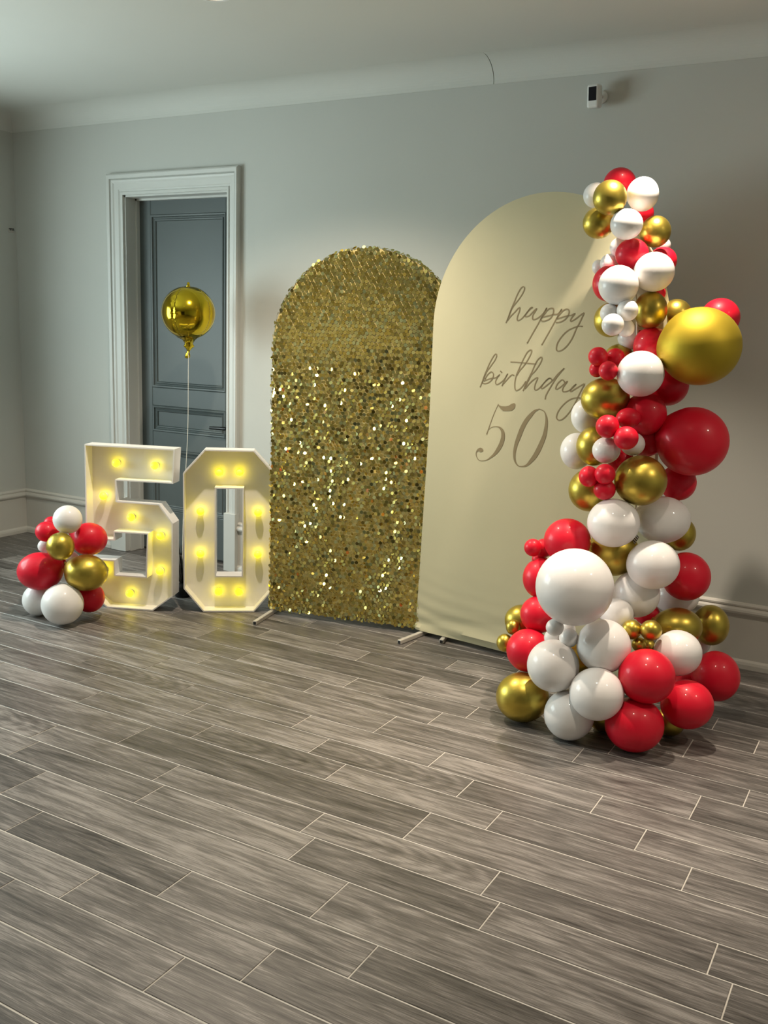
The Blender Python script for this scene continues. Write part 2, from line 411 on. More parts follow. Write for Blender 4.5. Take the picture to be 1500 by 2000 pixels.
# grey door: stiles, rails, three recessed panels with a raised moulding
DY = Y1+0.115
dx0, dx1, dzt = DX0+0.014, DX1-0.014, DZ-0.015
door = empty('door_1', ((dx0+dx1)/2, DY, 0)); tag(door, 'grey panelled door closed in a white casing', 'door', kind=S)
cxm = (dx0+dx1)/2
def dbox(name, a, b_, z0, z1, y0=0.0, y1=0.042): return bevel(MB().box(a-cxm, b_-cxm, y0, y1, z0, z1).build(name, M['door'], door), 0.004, 2)
PZ = [(0.30, 0.725), (0.845, 1.022), (1.145, 2.278)]
px0, px1 = -4.556, -3.922
dbox('stile', dx0, px0, 0.008, dzt); dbox('stile', px1, dx1, 0.008, dzt)
zs = [0.008]+[v for p in PZ for v in p]+[dzt]
for i in range(0, len(zs), 2): dbox('rail', px0, px1, zs[i], zs[i+1])
def frame_sweep(x0, x1, z0, z1, prof):
    mb = MB(); n = len(prof); V = []
    for (cx, cz, sx, sz) in ((x0, z0, 1, 1), (x1, z0, -1, 1), (x1, z1, -1, -1), (x0, z1, 1, -1)):
        V += [(cx+sx*u, o, cz+sz*u) for o, u in prof]
    Fc = []
    for i in range(4):
        for k in range(n-1): Fc.append((i*n+k, i*n+k+1, ((i+1) % 4)*n+k+1, ((i+1) % 4)*n+k))
    return mb.add(V, Fc)
for z0, z1 in PZ:
    pn = MB().box(px0-cxm, px1-cxm, 0.014, 0.030, z0, z1).build('panel', M['door'], door)
    frame_sweep(px0-cxm, px1-cxm, z0, z1, [(0.0, 0.0), (-0.004, 0.005), (-0.003, 0.013), (0.006, 0.018), (0.010, 0.026), (0.004, 0.031), (0.006, 0.037), (0.014, 0.042)]).build('moulding', M['door'], pn)
hd = MB().lathe([(0.024, 0), (0.026, -0.004), (0.026, -0.010), (0.010, -0.012), (0.009, -0.045)], 20, 'y', (-3.890-cxm, 0, 0.915))
hd.tube([(-3.884-cxm, -0.045, 0.915), (-3.90-cxm, -0.047, 0.915), (-3.95-cxm, -0.047, 0.914), (-4.018-cxm, -0.044, 0.911)], [0.012, 0.012, 0.011, 0.010], 10)
tag(hd.build('door_handle', M['black_metal'], door), 'black lever handle')
MB().box(dx0-cxm, dx1-cxm, -0.004, 0.045, 0.0, 0.014).build('gap_shade_strip', M['dark_gap'], door)  # near-black strip standing in for the shadow gap under the door

# window in the left wall (outside the frame, source of the cool daylight)
win = empty('window_1', (X0, (WIN_Y0+WIN_Y1)/2, WIN_Z0)); tag(win, 'white framed window in the left wall', 'window', kind=S)
wy0, wy1, wz = -(WIN_Y1-WIN_Y0)/2, (WIN_Y1-WIN_Y0)/2, WIN_Z1-WIN_Z0
fr = MB().box(-0.12, -0.05, wy0, wy0+0.06, 0, wz).box(-0.12, -0.05, wy1-0.06, wy1, 0, wz).box(-0.12, -0.05, wy0, wy1, 0, 0.06).box(-0.12, -0.05, wy0, wy1, wz-0.06, wz).box(-0.12, -0.05, -0.03, 0.03, 0, wz)
fr.build('window_frame', M['casing'], win)
MB().box(-0.05, 0.06, wy0-0.05, wy1+0.05, -0.03, 0.0).build('window_sill', M['casing'], win)
for a, b_ in ((wy0+0.06, -0.03), (0.03, wy1-0.06)): MB().box(-0.088, -0.083, a, b_, 0.06, wz-0.06).build('pane', M['pane'], win)

# recessed downlights; the rear pair is added to light what the sequins reflect
for lx, ly, W, beam, where in LAMPS:
    dl = empty('downlight', (lx, ly, ZC)); tag(dl, 'round white recessed ceiling downlight '+where, 'downlight', 'recessed ceiling downlights')
    MB().lathe([(0.052, -0.001), (0.052, -0.010), (0.072, -0.010), (0.078, -0.004), (0.078, 0.0)], 28, 'z').build('bezel', M['white_plastic'], dl, True)
    MB().lathe([(0.050, -0.002), (0.050, -0.006), (0.001, -0.008)], 28, 'z').build('lens', M['downlight'], dl)
    ld = bpy.data.lights.new('downlight_beam', 'SPOT'); ld.energy = W; ld.color = LAMP_COLOR; ld.spot_size = math.radians(beam); ld.spot_blend = 0.75 if beam < 80 else (1.0 if beam < 100 else 0.8); ld.shadow_soft_size = 0.035
    lo = bpy.data.objects.new('downlight_beam', ld); COL.objects.link(lo); lo.parent = dl; lo.location = (0, 0, -0.03)

# ------------------------------------------------------------------ cream arch backdrop
HAPPY=[
 [(0.4179,1.6365,0.0069),(0.4274,1.6594,0.0069),(0.4405,1.6970,0.0069),(0.4553,1.7317,0.0069),(0.4699,1.7662,0.0069),(0.4865,1.7939,0.0069),(0.4998,1.8009,0.0069),(0.5052,1.7900,0.0069),(0.4946,1.7663,0.0069),(0.4778,1.7425,0.0069),(0.4591,1.7212,0.0069),(0.4434,1.6997,0.0069),(0.4315,1.6675,0.0069),(0.4236,1.6460,0.0069),(0.4396,1.6650,0.0069),(0.4601,1.6840,0.0069),(0.4776,1.7015,0.0069),(0.4872,1.7051,0.0069),(0.4848,1.6871,0.0069),(0.4770,1.6657,0.0069),(0.4764,1.6511,0.0069),(0.4829,1.6472,0.0069),(0.4994,1.6555,0.0069),(0.5166,1.6730,0.0069),(0.5307,1.6904,0.0069),(0.5448,1.7064,0.0069),(0.5539,1.7070,0.0069),(0.5421,1.7011,0.0069),(0.5252,1.6824,0.0069),(0.5169,1.6691,0.0069),(0.5233,1.6652,0.0069),(0.5383,1.6695,0.0069),(0.5554,1.6855,0.0069),(0.5696,1.6988,0.0069),(0.5755,1.7015,0.0069),(0.5674,1.6883,0.0069),(0.5579,1.6724,0.0069),(0.5575,1.6567,0.0069),(0.5639,1.6528,0.0069),(0.5787,1.6571,0.0069),(0.5960,1.6679,0.0069),(0.6128,1.6838,0.0069),(0.6262,1.7048,0.0069)],
 [(0.6262,1.7048,0.0069),(0.6184,1.6891,0.0069),(0.6052,1.6654,0.0069),(0.5867,1.6310,0.0069),(0.5678,1.5989,0.0069),(0.5380,1.5463,0.0069)],
 [(0.6054,1.6628,0.0069),(0.6190,1.6813,0.0069),(0.6355,1.6998,0.0069),(0.6528,1.7057,0.0069),(0.6620,1.7001,0.0069),(0.6620,1.6820,0.0069),(0.6502,1.6611,0.0069),(0.6274,1.6489,0.0069),(0.6066,1.6472,0.0069),(0.5999,1.6562,0.0069)],
 [(0.6053,1.6641,0.0069),(0.6259,1.6684,0.0069),(0.6493,1.6740,0.0069),(0.6667,1.6782,0.0069),(0.6842,1.6798,0.0069),(0.6951,1.6903,0.0069),(0.7030,1.7007,0.0069)],
 [(0.7030,1.7007,0.0069),(0.6928,1.6825,0.0069),(0.6799,1.6591,0.0069),(0.6593,1.6197,0.0069),(0.6383,1.5826,0.0069),(0.6150,1.5411,0.0069)],
 [(0.6826,1.6617,0.0069),(0.6986,1.6826,0.0069),(0.7148,1.6983,0.0069),(0.7319,1.7024,0.0069),(0.7413,1.6936,0.0069),(0.7371,1.6730,0.0069),(0.7211,1.6548,0.0069),(0.6987,1.6440,0.0069),(0.6812,1.6423,0.0069)],
 [(0.6858,1.6592,0.0069),(0.7086,1.6661,0.0069),(0.7342,1.6730,0.0069),(0.7542,1.6759,0.0069),(0.7707,1.6838,0.0069),(0.7603,1.6709,0.0069),(0.7515,1.6554,0.0069),(0.7549,1.6490,0.0069),(0.7728,1.6584,0.0069),(0.7943,1.6741,0.0069),(0.8145,1.6871,0.0069),(0.8087,1.6718,0.0069),(0.7968,1.6436,0.0069),(0.7820,1.6151,0.0069),(0.7652,1.5736,0.0069),(0.7418,1.5392,0.0069),(0.7171,1.5188,0.0069),(0.6968,1.5153,0.0069),(0.6901,1.5268,0.0069),(0.6941,1.5505,0.0069),(0.7124,1.5797,0.0069),(0.7395,1.6063,0.0069),(0.7700,1.6212,0.0069),(0.7924,1.6277,0.0069),(0.8108,1.6281,0.0069)],
]
BIRTHDAY=[
 [(0.2937,1.3276,0.0066),(0.3020,1.3484,0.0066),(0.3105,1.3745,0.0066),(0.3235,1.4071,0.0066),(0.3388,1.4417,0.0066),(0.3543,1.4697,0.0066),(0.3657,1.4849,0.0066),(0.3730,1.4873,0.0066),(0.3760,1.4791,0.0066),(0.3697,1.4620,0.0066),(0.3561,1.4425,0.0066),(0.3401,1.4206,0.0066),(0.3285,1.4073,0.0066),(0.3173,1.3855,0.0066),(0.3088,1.3616,0.0066),(0.3033,1.3485,0.0066)],
 [(0.3186,1.3665,0.0066),(0.3298,1.3862,0.0066),(0.3440,1.3986,0.0066),(0.3525,1.4023,0.0066),(0.3630,1.3944,0.0066),(0.3629,1.3775,0.0066),(0.3539,1.3621,0.0066),(0.3372,1.3495,0.0066),(0.3200,1.3442,0.0066),(0.3073,1.3455,0.0066)],
 [(0.3142,1.3566,0.0066),(0.3337,1.3652,0.0066),(0.3558,1.3718,0.0066),(0.3802,1.3774,0.0066),(0.3990,1.3921,0.0066),(0.3875,1.3789,0.0066),(0.3788,1.3615,0.0066),(0.3796,1.3489,0.0066),(0.3874,1.3441,0.0066),(0.4017,1.3513,0.0066),(0.4181,1.3638,0.0066),(0.4317,1.3793,0.0066),(0.4426,1.3987,0.0066),(0.4339,1.3836,0.0066),(0.4232,1.3599,0.0066),(0.4160,1.3406,0.0066)],
 [(0.4029,1.4079,0.0066),(0.4091,1.4032,0.0066)],
 [(0.4192,1.3471,0.0066),(0.4374,1.3671,0.0066),(0.4555,1.3869,0.0066),(0.4671,1.3949,0.0066),(0.4769,1.3927,0.0066)],
 [(0.5420,1.3670,0.0066),(0.5302,1.3497,0.0066),(0.5170,1.3344,0.0066),(0.5032,1.3252,0.0066),(0.4926,1.3228,0.0066),(0.4857,1.3345,0.0066),(0.4841,1.3573,0.0066),(0.4872,1.3825,0.0066),(0.4950,1.4078,0.0066),(0.5094,1.4416,0.0066),(0.5238,1.4732,0.0066),(0.5406,1.5026,0.0066),(0.5551,1.5133,0.0066),(0.5634,1.5116,0.0066),(0.5599,1.4952,0.0066),(0.5434,1.4638,0.0066),(0.5240,1.4362,0.0066),(0.5064,1.4167,0.0066),(0.4935,1.3953,0.0066)],
 [(0.4570,1.4540,0.0066),(0.4966,1.4544,0.0066),(0.5323,1.4530,0.0066),(0.5888,1.4512,0.0066)],
 [(0.5320,1.3248,0.0065),(0.5426,1.3545,0.0065),(0.5582,1.3865,0.0065),(0.5714,1.4138,0.0065),(0.5842,1.4453,0.0065),(0.5975,1.4701,0.0065),(0.6115,1.4827,0.0065),(0.6191,1.4809,0.0065),(0.6177,1.4666,0.0065),(0.6045,1.4419,0.0065),(0.5863,1.4168,0.0065),(0.5698,1.4005,0.0065),(0.5564,1.3753,0.0065),(0.5409,1.3432,0.0065)],
 [(0.5415,1.3344,0.0065),(0.5462,1.3402,0.0065),(0.5650,1.3625,0.0065),(0.5840,1.3792,0.0065),(0.6009,1.3890,0.0065),(0.6037,1.3847,0.0065),(0.5952,1.3643,0.0065),(0.5904,1.3441,0.0065),(0.5937,1.3322,0.0065),(0.6026,1.3321,0.0065),(0.6169,1.3425,0.0065),(0.6307,1.3577,0.0065),(0.6491,1.3786,0.0065),(0.6631,1.3892,0.0065),(0.6730,1.3887,0.0065)],
 [(0.6784,1.3825,0.0065),(0.6730,1.3887,0.0065),(0.6631,1.3892,0.0065),(0.6491,1.3786,0.0065),(0.6331,1.3600,0.0065),(0.6253,1.3463,0.0065),(0.6296,1.3400,0.0065),(0.6439,1.3486,0.0065),(0.6625,1.3640,0.0065),(0.6833,1.3828,0.0065),(0.7056,1.4101,0.0065),(0.7350,1.4376,0.0065)],
 [(0.7350,1.4376,0.0065),(0.7106,1.4082,0.0065),(0.6930,1.3833,0.0065),(0.6756,1.3539,0.0065),(0.6604,1.3266,0.0065),(0.6518,1.3084,0.0065),(0.6504,1.2940,0.0065)],
 [(0.7421,1.3776,0.0065),(0.7367,1.3848,0.0065),(0.7270,1.3853,0.0065),(0.7111,1.3714,0.0065),(0.7025,1.3556,0.0065),(0.7011,1.3424,0.0065),(0.7131,1.3454,0.0065),(0.7314,1.3596,0.0065),(0.7473,1.3735,0.0065),(0.7575,1.3817,0.0065),(0.7455,1.3648,0.0065),(0.7360,1.3468,0.0065),(0.7383,1.3339,0.0065),(0.7504,1.3337,0.0065),(0.7644,1.3389,0.0065),(0.7805,1.3486,0.0065),(0.8002,1.3703,0.0065)],
 [(0.8002,1.3703,0.0065),(0.7868,1.3587,0.0065),(0.7750,1.3418,0.0065),(0.7790,1.3366,0.0065),(0.7972,1.3486,0.0065),(0.8198,1.3629,0.0065),(0.8424,1.3750,0.0065),(0.8324,1.3530,0.0065),(0.8183,1.3220,0.0065),(0.8044,1.2887,0.0065),(0.7877,1.2571,0.0065),(0.7638,1.2246,0.0065),(0.7410,1.2052,0.0065),(0.7241,1.2027,0.0065),(0.7146,1.2140,0.0065),(0.7190,1.2364,0.0065),(0.7342,1.2617,0.0065),(0.7588,1.2875,0.0065),(0.7840,1.3034,0.0065),(0.8051,1.3093,0.0065),(0.8263,1.3107,0.0065)],
]
FIVE=[
 [(0.4002,1.2503,0.0036),(0.3798,1.2041,0.0038),(0.3632,1.1578,0.0043),(0.3453,1.1025,0.0061)],
 [(0.3539,1.1231,0.0026),(0.3679,1.1357,0.0033),(0.3872,1.1419,0.0041),(0.4100,1.1417,0.0072),(0.4269,1.1312,0.0140),(0.4355,1.1138,0.0189),(0.4367,1.0915,0.0215),(0.4289,1.0626,0.0225),(0.4133,1.0328,0.0204),(0.3959,1.0097,0.0143),(0.3772,0.9927,0.0092),(0.3551,0.9768,0.0056),(0.3289,0.9688,0.0041),(0.3087,0.9702,0.0043),(0.2962,0.9818,0.0046),(0.2908,0.9971,0.0056),(0.2927,1.0102,0.0066),(0.3022,1.0198,0.0128),(0.3139,1.0211,0.0230),(0.3240,1.0193,0.0179),(0.3293,1.0155,0.0026)],
]
ZERO=[
 [(0.6232,1.2447,0.0046),(0.5995,1.2339,0.0115),(0.5766,1.2090,0.0192),(0.5567,1.1827,0.0217),(0.5375,1.1453,0.0230),(0.5244,1.1082,0.0225),(0.5126,1.0738,0.0192),(0.5056,1.0368,0.0153),(0.5063,1.0034,0.0115),(0.5160,0.9792,0.0077),(0.5311,0.9669,0.0056),(0.5502,0.9663,0.0064),(0.5748,0.9747,0.0102),(0.5980,0.9995,0.0184),(0.6177,1.0266,0.0230),(0.6339,1.0585,0.0243),(0.6469,1.0899,0.0230),(0.6594,1.1265,0.0204),(0.6643,1.1622,0.0174),(0.6651,1.1920,0.0133),(0.6603,1.2158,0.0082),(0.6482,1.2364,0.0051),(0.6232,1.2447,0.0046)],
]
FLAG=[(0.398,1.253),(0.406,1.247),(0.419,1.243),(0.442,1.244),(0.458,1.248),(0.473,1.258),(0.488,1.263),(0.494,1.257),(0.493,1.241),(0.478,1.226),(0.459,1.223),(0.431,1.221),(0.417,1.229),(0.402,1.242)]

def arch_cover(w, h, thick, flare=0.0, zb=0.012, nx=72, nz=70, wr=0.0):
    """arch-topped cover: local x 0..w, y 0 = front face, z up; returns MB"""
    R = w/2; zc = h-R; mb = MB(); V = []; Fc = []
    def pt(i, j, back):
        a = i/nx; s = R*(1-math.cos(math.pi*a)); zt = zc+math.sqrt(max(0.0, R*R-(s-R)**2)); b = j/nz
        z = zb+(zt-zb)*b
        fl = flare*(1-min(1, z/1.1))*(1 if a > 0.5 else -1)*abs(2*a-1)
        y = thick if back else 0.0
        if not back and wr > 0:
            q = math.exp(-z/0.09)
            y += wr*q*math.sin(26*z/0.3+5*a+3*math.sin(4*a))+wr*0.8*math.exp(-((z-0.05-0.22*a)/0.02)**2)*a*(1-a)*3 - wr*0.7*math.exp(-((z-0.03-0.10*a)/0.014)**2)
        return (s+fl, y, z)
    for back in (0, 1):
        b0 = len(V)
        for i in range(nx+1):
            for j in range(nz+1): V.append(pt(i, j, back))
        for i in range(nx):
            for j in range(nz):
                q = (b0+i*(nz+1)+j, b0+(i+1)*(nz+1)+j, b0+(i+1)*(nz+1)+j+1, b0+i*(nz+1)+j+1)
                Fc.append(q if not back else q[::-1])
    N = (nx+1)*(nz+1); loop = [0*(nz+1)+j for j in range(nz+1)]+[i*(nz+1)+nz for i in range(1, nx+1)]+[nx*(nz+1)+j for j in range(nz-1, -1, -1)]+[i*(nz+1) for i in range(nx-1, 0, -1)]
    for a, b in zip(loop, loop[1:]+loop[:1]): Fc.append((a, b, b+N, a+N))
    return mb.add(V, Fc)
def foot(parent, x, fwd, back, side=0.0, zt=0.024, w=0.022):
    MBo = MB(); MBo.box(x-w/2, x+w/2, -fwd, back, 0.001, 0.001+w)
    o = bevel(MBo.build('foot', M['foot_metal'], parent), 0.003)
    MB().box(x-w*0.36, x+w*0.36, -fwd-0.0012, -fwd+0.004, 0.001+w*0.14, 0.001+w*0.86).build('tube_end', M['dark_gap'], o)
    return o
cream = empty('arch_backdrop', (-2.135, 4.298, 0), -0.15)
tag(cream, 'tall cream fabric arch backdrop printed happy birthday 50', 'backdrop')
arch_cover(1.20, 2.215, 0.034, 0.03, 0.027, 80, 110, 0.010).build('fabric_cover', M['cream'], cream, True)
md = cream.children[0].modifiers.new('edge', 'EDGE_SPLIT'); md.split_angle = math.radians(50)
foot(cream, 0.012, 0.20, 0.24); foot(cream, 1.19, 0.05, 0.24)
def ribbon(strokes, name, y=-0.0012):
    mb = MB()
    for st_ in strokes:
        P = [np.array(p) for p in st_]
        if len(P) > 2:
            Q = []
            for i in range(len(P)-1):
                p0, p1, p2, p3 = P[max(i-1, 0)], P[i], P[i+1], P[min(i+2, len(P)-1)]
                for k in range(5):
                    t = k/5
                    Q.append(0.5*((2*p1)+(p2-p0)*t+(2*p0-5*p1+4*p2-p3)*t*t+(3*p1-p0-3*p2+p3)*t**3))
            Q.append(P[-1])
        else: Q = P
        V = []; Fc = []
        for i, p in enumerate(Q):
            d = (Q[min(i+1, len(Q)-1)]-Q[max(i-1, 0)])[:2]; d = d/(np.linalg.norm(d)+1e-9); nrm = np.array([-d[1], d[0]])
            hw = max(p[2]*0.8 if p[2] < 0.0075 else p[2]*0.95, 0.001)/2
            a, b = p[:2]+nrm*hw, p[:2]-nrm*hw
            V += [(a[0], y, a[1]), (b[0], y, b[1])]
            if i: Fc.append((2*i-2, 2*i-1, 2*i+1, 2*i))
        # round ends
        for e, p in ((0, Q[0]), (1, Q[-1])):
            b0 = len(V)
            V += [(p[0]+p[2]/2*math.cos(k*math.pi/4), y, p[1]+p[2]/2*math.sin(k*math.pi/4)) for k in range(8)]; Fc.append(tuple(range(b0, b0+8)))
        mb.add(V, Fc)
    return mb
tag(ribbon(HAPPY, 'h').build('lettering', M['print'], cream), 'brown script word happy')
tag(ribbon(BIRTHDAY, 'b').build('lettering', M['print'], cream), 'brown script word birthday')
fv = ribbon(FIVE, 'f'); fv.add([(s_, -0.0012, z_) for s_, z_ in FLAG], [tuple(range(len(FLAG)))])
tag(fv.build('lettering', M['print'], cream), 'brown italic numeral 5')
tag(ribbon(ZERO, 'z').build('lettering', M['print'], cream), 'brown italic numeral 0')

# ------------------------------------------------------------------ gold sequin arch
GA = 0.20
gold = empty('sequin_arch', (-2.999, 4.139, 0), GA)
tag(gold, 'shorter arch panel covered in shimmering gold sequins', 'backdrop')
GW, GH = 1.04, 1.985
arch_cover(GW, GH, 0.026, 0.0, 0.045, 60, 40).build('mesh_backing', M['gold_mesh'], gold)
foot(gold, 0.012, 0.22, 0.22); foot(gold, 1.02, 0.115, 0.22)
for xx in (0.012, GW-0.012): MB().tube([(xx, 0.013, 0.02), (xx, 0.013, 0.08)], 0.010, 10).build('upright', M['foot_metal'], gold)
def sequins():
    V = []; Fc = []; RN = []; R = GW/2; zc = GH-R; K = 10; rad = 0.0094
    dx, dz = 0.0200, 0.0173
    # smooth random fields for the lie of the cloth
    fx = rng.normal(size=(10, 6)); 
    def field(s, z, seed):
        v = 0
        for i in range(10):
            a, b, c, d, e, g = fx[(i+seed) % 10]
            v += math.sin(7*(a*s*3+b*z*1.5)+c*6+seed)*0.3
        return v
    j = 0; z = 0.040
    while z < GH-0.004:
        s = 0.006+(dx/2 if j % 2 else 0)
        while s < GW-0.004:
            inside = z < zc or math.hypot(s-R, z-zc) < R-0.004
            if inside:
                low = min(1.0, max(0.0, (1.52-z)/0.45))           # cloth lies flat near the top
                edge = math.exp(-min(s, GW-s)/0.05) if z < zc else math.exp(-(R-math.hypot(s-R, z-zc))/0.03)
                sg = 0.018+0.162*low+0.10*edge
                f1, f2 = field(s, z, 1), field(s, z, 4)
                al = rng.normal()*sg+0.09*f1*low; be = rng.normal()*sg+0.11*f2*low
                if low > 0.3 and rng.random() < 0.34: al += rng.normal()*0.40; be += rng.normal()*0.40
                n = Vector((be, -1, al)).normalized(); u = Vector((1, be, 0)).normalized(); w = n.cross(u)
                c = Vector((s+rng.normal()*0.0012, -0.0035-abs(rng.normal())*0.0015*(1+low), z+rng.normal()*0.0012))
                b0 = len(V); r_ = float(rng.random())
                for k in range(K):
                    a = 2*math.pi*k/K; V.append(c+u*(rad*math.cos(a))+w*(rad*math.sin(a))); RN.append(r_)
                Fc.append(tuple(range(b0, b0+K)))
            s += dx
        z += dz; j += 1
    # rim sequins wrapped round the edge of the frame
    pts = [(0.0, 0.05+0.0165*i, (-1, 0)) for i in range(int((zc-0.05)/0.0165))]+[(R-R*math.cos(t), zc+R*math.sin(t), (-math.cos(t), math.sin(t))) for t in np.linspace(0, math.pi, 98)]
    pts += [(GW, 0.05+0.0165*i, (1, 0)) for i in range(int((zc-0.05)/0.0165))]
    for s, z, (ox, oz) in pts:
        for yy in (0.0, 0.014):
            nn = Vector((ox+rng.normal()*0.35, -0.55+rng.normal()*0.35+yy*20, oz+rng.normal()*0.35)).normalized()
            u = nn.orthogonal().normalized(); w = nn.cross(u); off = 0.002+abs(rng.normal())*0.0035
            c = Vector((s+ox*off, yy-0.001, z+oz*off)); b0 = len(V); r_ = float(rng.random())
            for k in range(K):
                a = 2*math.pi*k/K; V.append(c+u*(rad*math.cos(a))+w*(rad*math.sin(a))); RN.append(r_)
            Fc.append(tuple(range(b0, b0+K)))
    # ragged hanging row along the hem
    for i in range(54):
        s = 0.008+i*0.0192
        c = Vector((s, -0.004+rng.normal()*0.002, 0.036+rng.normal()*0.005)); nn = Vector((rng.normal()*0.3, -1, rng.normal()*0.3)).normalized()
        u = nn.orthogonal().normalized(); w = nn.cross(u); b0 = len(V); r_ = float(rng.random())
        for k in range(K):
            a = 2*math.pi*k/K; V.append(c+u*(rad*math.cos(a))+w*(rad*math.sin(a))); RN.append(r_)
        Fc.append(tuple(range(b0, b0+K)))
    me = bpy.data.meshes.new('sequins'); me.from_pydata(V, [], Fc); me.update(); me.materials.append(M['sequin'])
    at = me.attributes.new('rnd', 'FLOAT', 'POINT'); at.data.foreach_set('value', RN)
    return link(bpy.data.objects.new('sequins', me), gold)
tag(sequins(), 'overlapping round gold sequins', kind='stuff')

# ------------------------------------------------------------------ marquee numbers
def offset_loop(L, d):
    """inward offset of a counter-clockwise loop"""
    n = len(L); out = []
    for i in range(n):
        a, b, c = Vector(L[i-1]), Vector(L[i]), Vector(L[(i+1) % n])
        e1, e2 = (b-a).normalized(), (c-b).normalized()
        n1, n2 = Vector((-e1.y, e1.x)), Vector((-e2.y, e2.x)); bis = (n1+n2).normalized()
        out.append(b+bis*(d/max(0.3, bis.dot(n1))))
    return out
def area(L): return sum(L[i-1][0]*L[i][1]-L[i][0]*L[i-1][1] for i in range(len(L)))/2
def marquee(name, label, loc, ang, outer, hole, bulbs, depth=0.10, recess=0.082):
    root = empty(name, loc, ang); tag(root, label, 'marquee number', 'light-up marquee numbers')
    loops = [outer if area(outer) > 0 else outer[::-1]]
    if hole: loops.append(hole if area(hole) < 0 else hole[::-1])
    for nm, L in zip(('rim', 'inner_rim'), loops):
        inn = offset_loop(L, 0.007); n = len(L); V = []
        for l_, y in ((L, 0.0), (inn, 0.0), (inn, depth), (L, depth)): V += [(p[0], y, p[1]) for p in l_]
        Fc = []
        for a in range(4):
            for k in range(n): Fc.append((a*n+k, a*n+(k+1) % n, ((a+1) % 4)*n+(k+1) % n, ((a+1) % 4)*n+k))
        mesh_obj(nm, V, Fc, M['marquee'], root)
    bm = bmesh.new()
    for y in (recess, recess+0.006):
        es = []
        for L in loops:
            inn = offset_loop(L, 0.003); vs_ = [bm.verts.new((p[0], y, p[1])) for p in inn]
            es += [bm.edges.new((vs_[k], vs_[(k+1) % len(vs_)])) for k in range(len(vs_))]
        bmesh.ops.triangle_fill(bm, use_beauty=True, use_dissolve=False, edges=es)
    me = bpy.data.meshes.new('back_panel'); bmesh.ops.recalc_face_normals(bm, faces=bm.faces); bm.to_mesh(me); bm.free(); me.materials.append(M['marquee'])
    link(bpy.data.objects.new('back_panel', me), root)
    prof = [(0.002, 0.038), (0.011, 0.036), (0.018, 0.030), (0.022, 0.021), (0.021, 0.012), (0.015, 0.004), (0.011, 0.0)]
    for s, z in bulbs:
        bl = MB().lathe([(r, recess-0.012-h) for r, h in prof[::-1]], 12, 'y', (s, 0, z)).build('bulb', M['bulb'], root, True)
        MB().lathe([(0.016, recess), (0.016, recess-0.010), (0.011, recess-0.014)], 16, 'y', (s, 0, z)).build('socket', M['white_plastic'], bl, True)
    return root
FIVE_OUT = [(-.378, .915), (.132, .913), (.121, .724), (-.2, .724), (-.2, .611), (.042, .608), (.118, .504), (.114, .092), (-.002, .0), (-.268, .0), (-.378, .085), (-.378, .277), (-.217, .277), (-.217, .193), (-.040, .194), (-.030, .434), (-.215, .434), (-.215, .388), (-.382, .388)]
marquee('marquee_number', 'white light-up marquee number 5 with yellow bulbs, behind the small balloon cluster', (-3.551, 3.801, 0.002), 0.38, FIVE_OUT, None,
        [(-0.222, 0.813), (-0.001, 0.81), (-0.3, 0.625), (-0.141, 0.513), (0.027, 0.419), (0.021, 0.217), (-0.156, 0.075), (-0.305, 0.20)])
zc_ = 0.139
ZERO_OUT = [(zc_-.133, .912), (zc_+.133, .912), (zc_+.249, .785), (zc_+.249, .133), (zc_+.140, .0), (zc_-.142, .0), (zc_-.249, .133), (zc_-.249, .780)]
ZERO_IN = [(zc_-.072, .207), (zc_+.070, .207), (zc_+.072, .698), (zc_-.072, .698)]
marquee('marquee_number', 'white light-up marquee number 0 with yellow bulbs, beside the gold sequin arch', (-3.316, 3.952, 0.002), 0.62, ZERO_OUT, ZERO_IN,
        [(0.081, 0.783), (0.192, 0.785), (-0.021, 0.562), (0.295, 0.560), (-0.022, 0.322), (0.296, 0.320), (0.078, 0.102), (0.192, 0.100)])

# ------------------------------------------------------------------ balloons
def balloon_mesh(center, rx, ry, knot_dir, nseg=40, nring=22):
    """latex balloon: round body drawn in to a tied neck, neck pointing along knot_dir"""
    kd = Vector(knot_dir).normalized(); u = kd.orthogonal().normalized(); w = kd.cross(u)
    prof = []
    for i in range(1, nring):
        th = math.pi*i/nring
        h = -math.cos(th); r = math.sin(th)
        if h > 0.55: r = r*(1-0.10*(h-0.55)/0.45); h = h+0.10*((h-0.55)/0.45)**2
        prof.append((r, h))
    prof += [(0.085, 1.10), (0.055, 1.13), (0.085, 1.16), (0.10, 1.19), (0.05, 1.20)]
    V = [-kd]; Fc = []
    for r, h in prof:
        for k in range(nseg):
            a = 2*math.pi*k/nseg; V.append(kd*h+(u*math.cos(a)+w*math.sin(a))*r)
    n = len(prof)
    for k in range(nseg): Fc.append((0, 1+(k+1) % nseg, 1+k))
    for i in range(n-1):
        for k in range(nseg): Fc.append((1+i*nseg+k, 1+i*nseg+(k+1) % nseg, 1+(i+1)*nseg+(k+1) % nseg, 1+(i+1)*nseg+k))
    Fc.append(tuple(1+(n-1)*nseg+k for k in range(nseg)))
    out = []
    rm = (rx+ry)/2; up = -DOWN
    for v in V:
        out.append(Vector(center)+RIGHT*(v.dot(RIGHT)*rx)+up*(v.dot(up)*ry)+FWD*(v.dot(FWD)*rm))
    return out, Fc
NAME = {'r': 'red_balloon', 'w': 'white_balloon', 'g': 'gold_balloon', 'G': 'gold_balloon'}
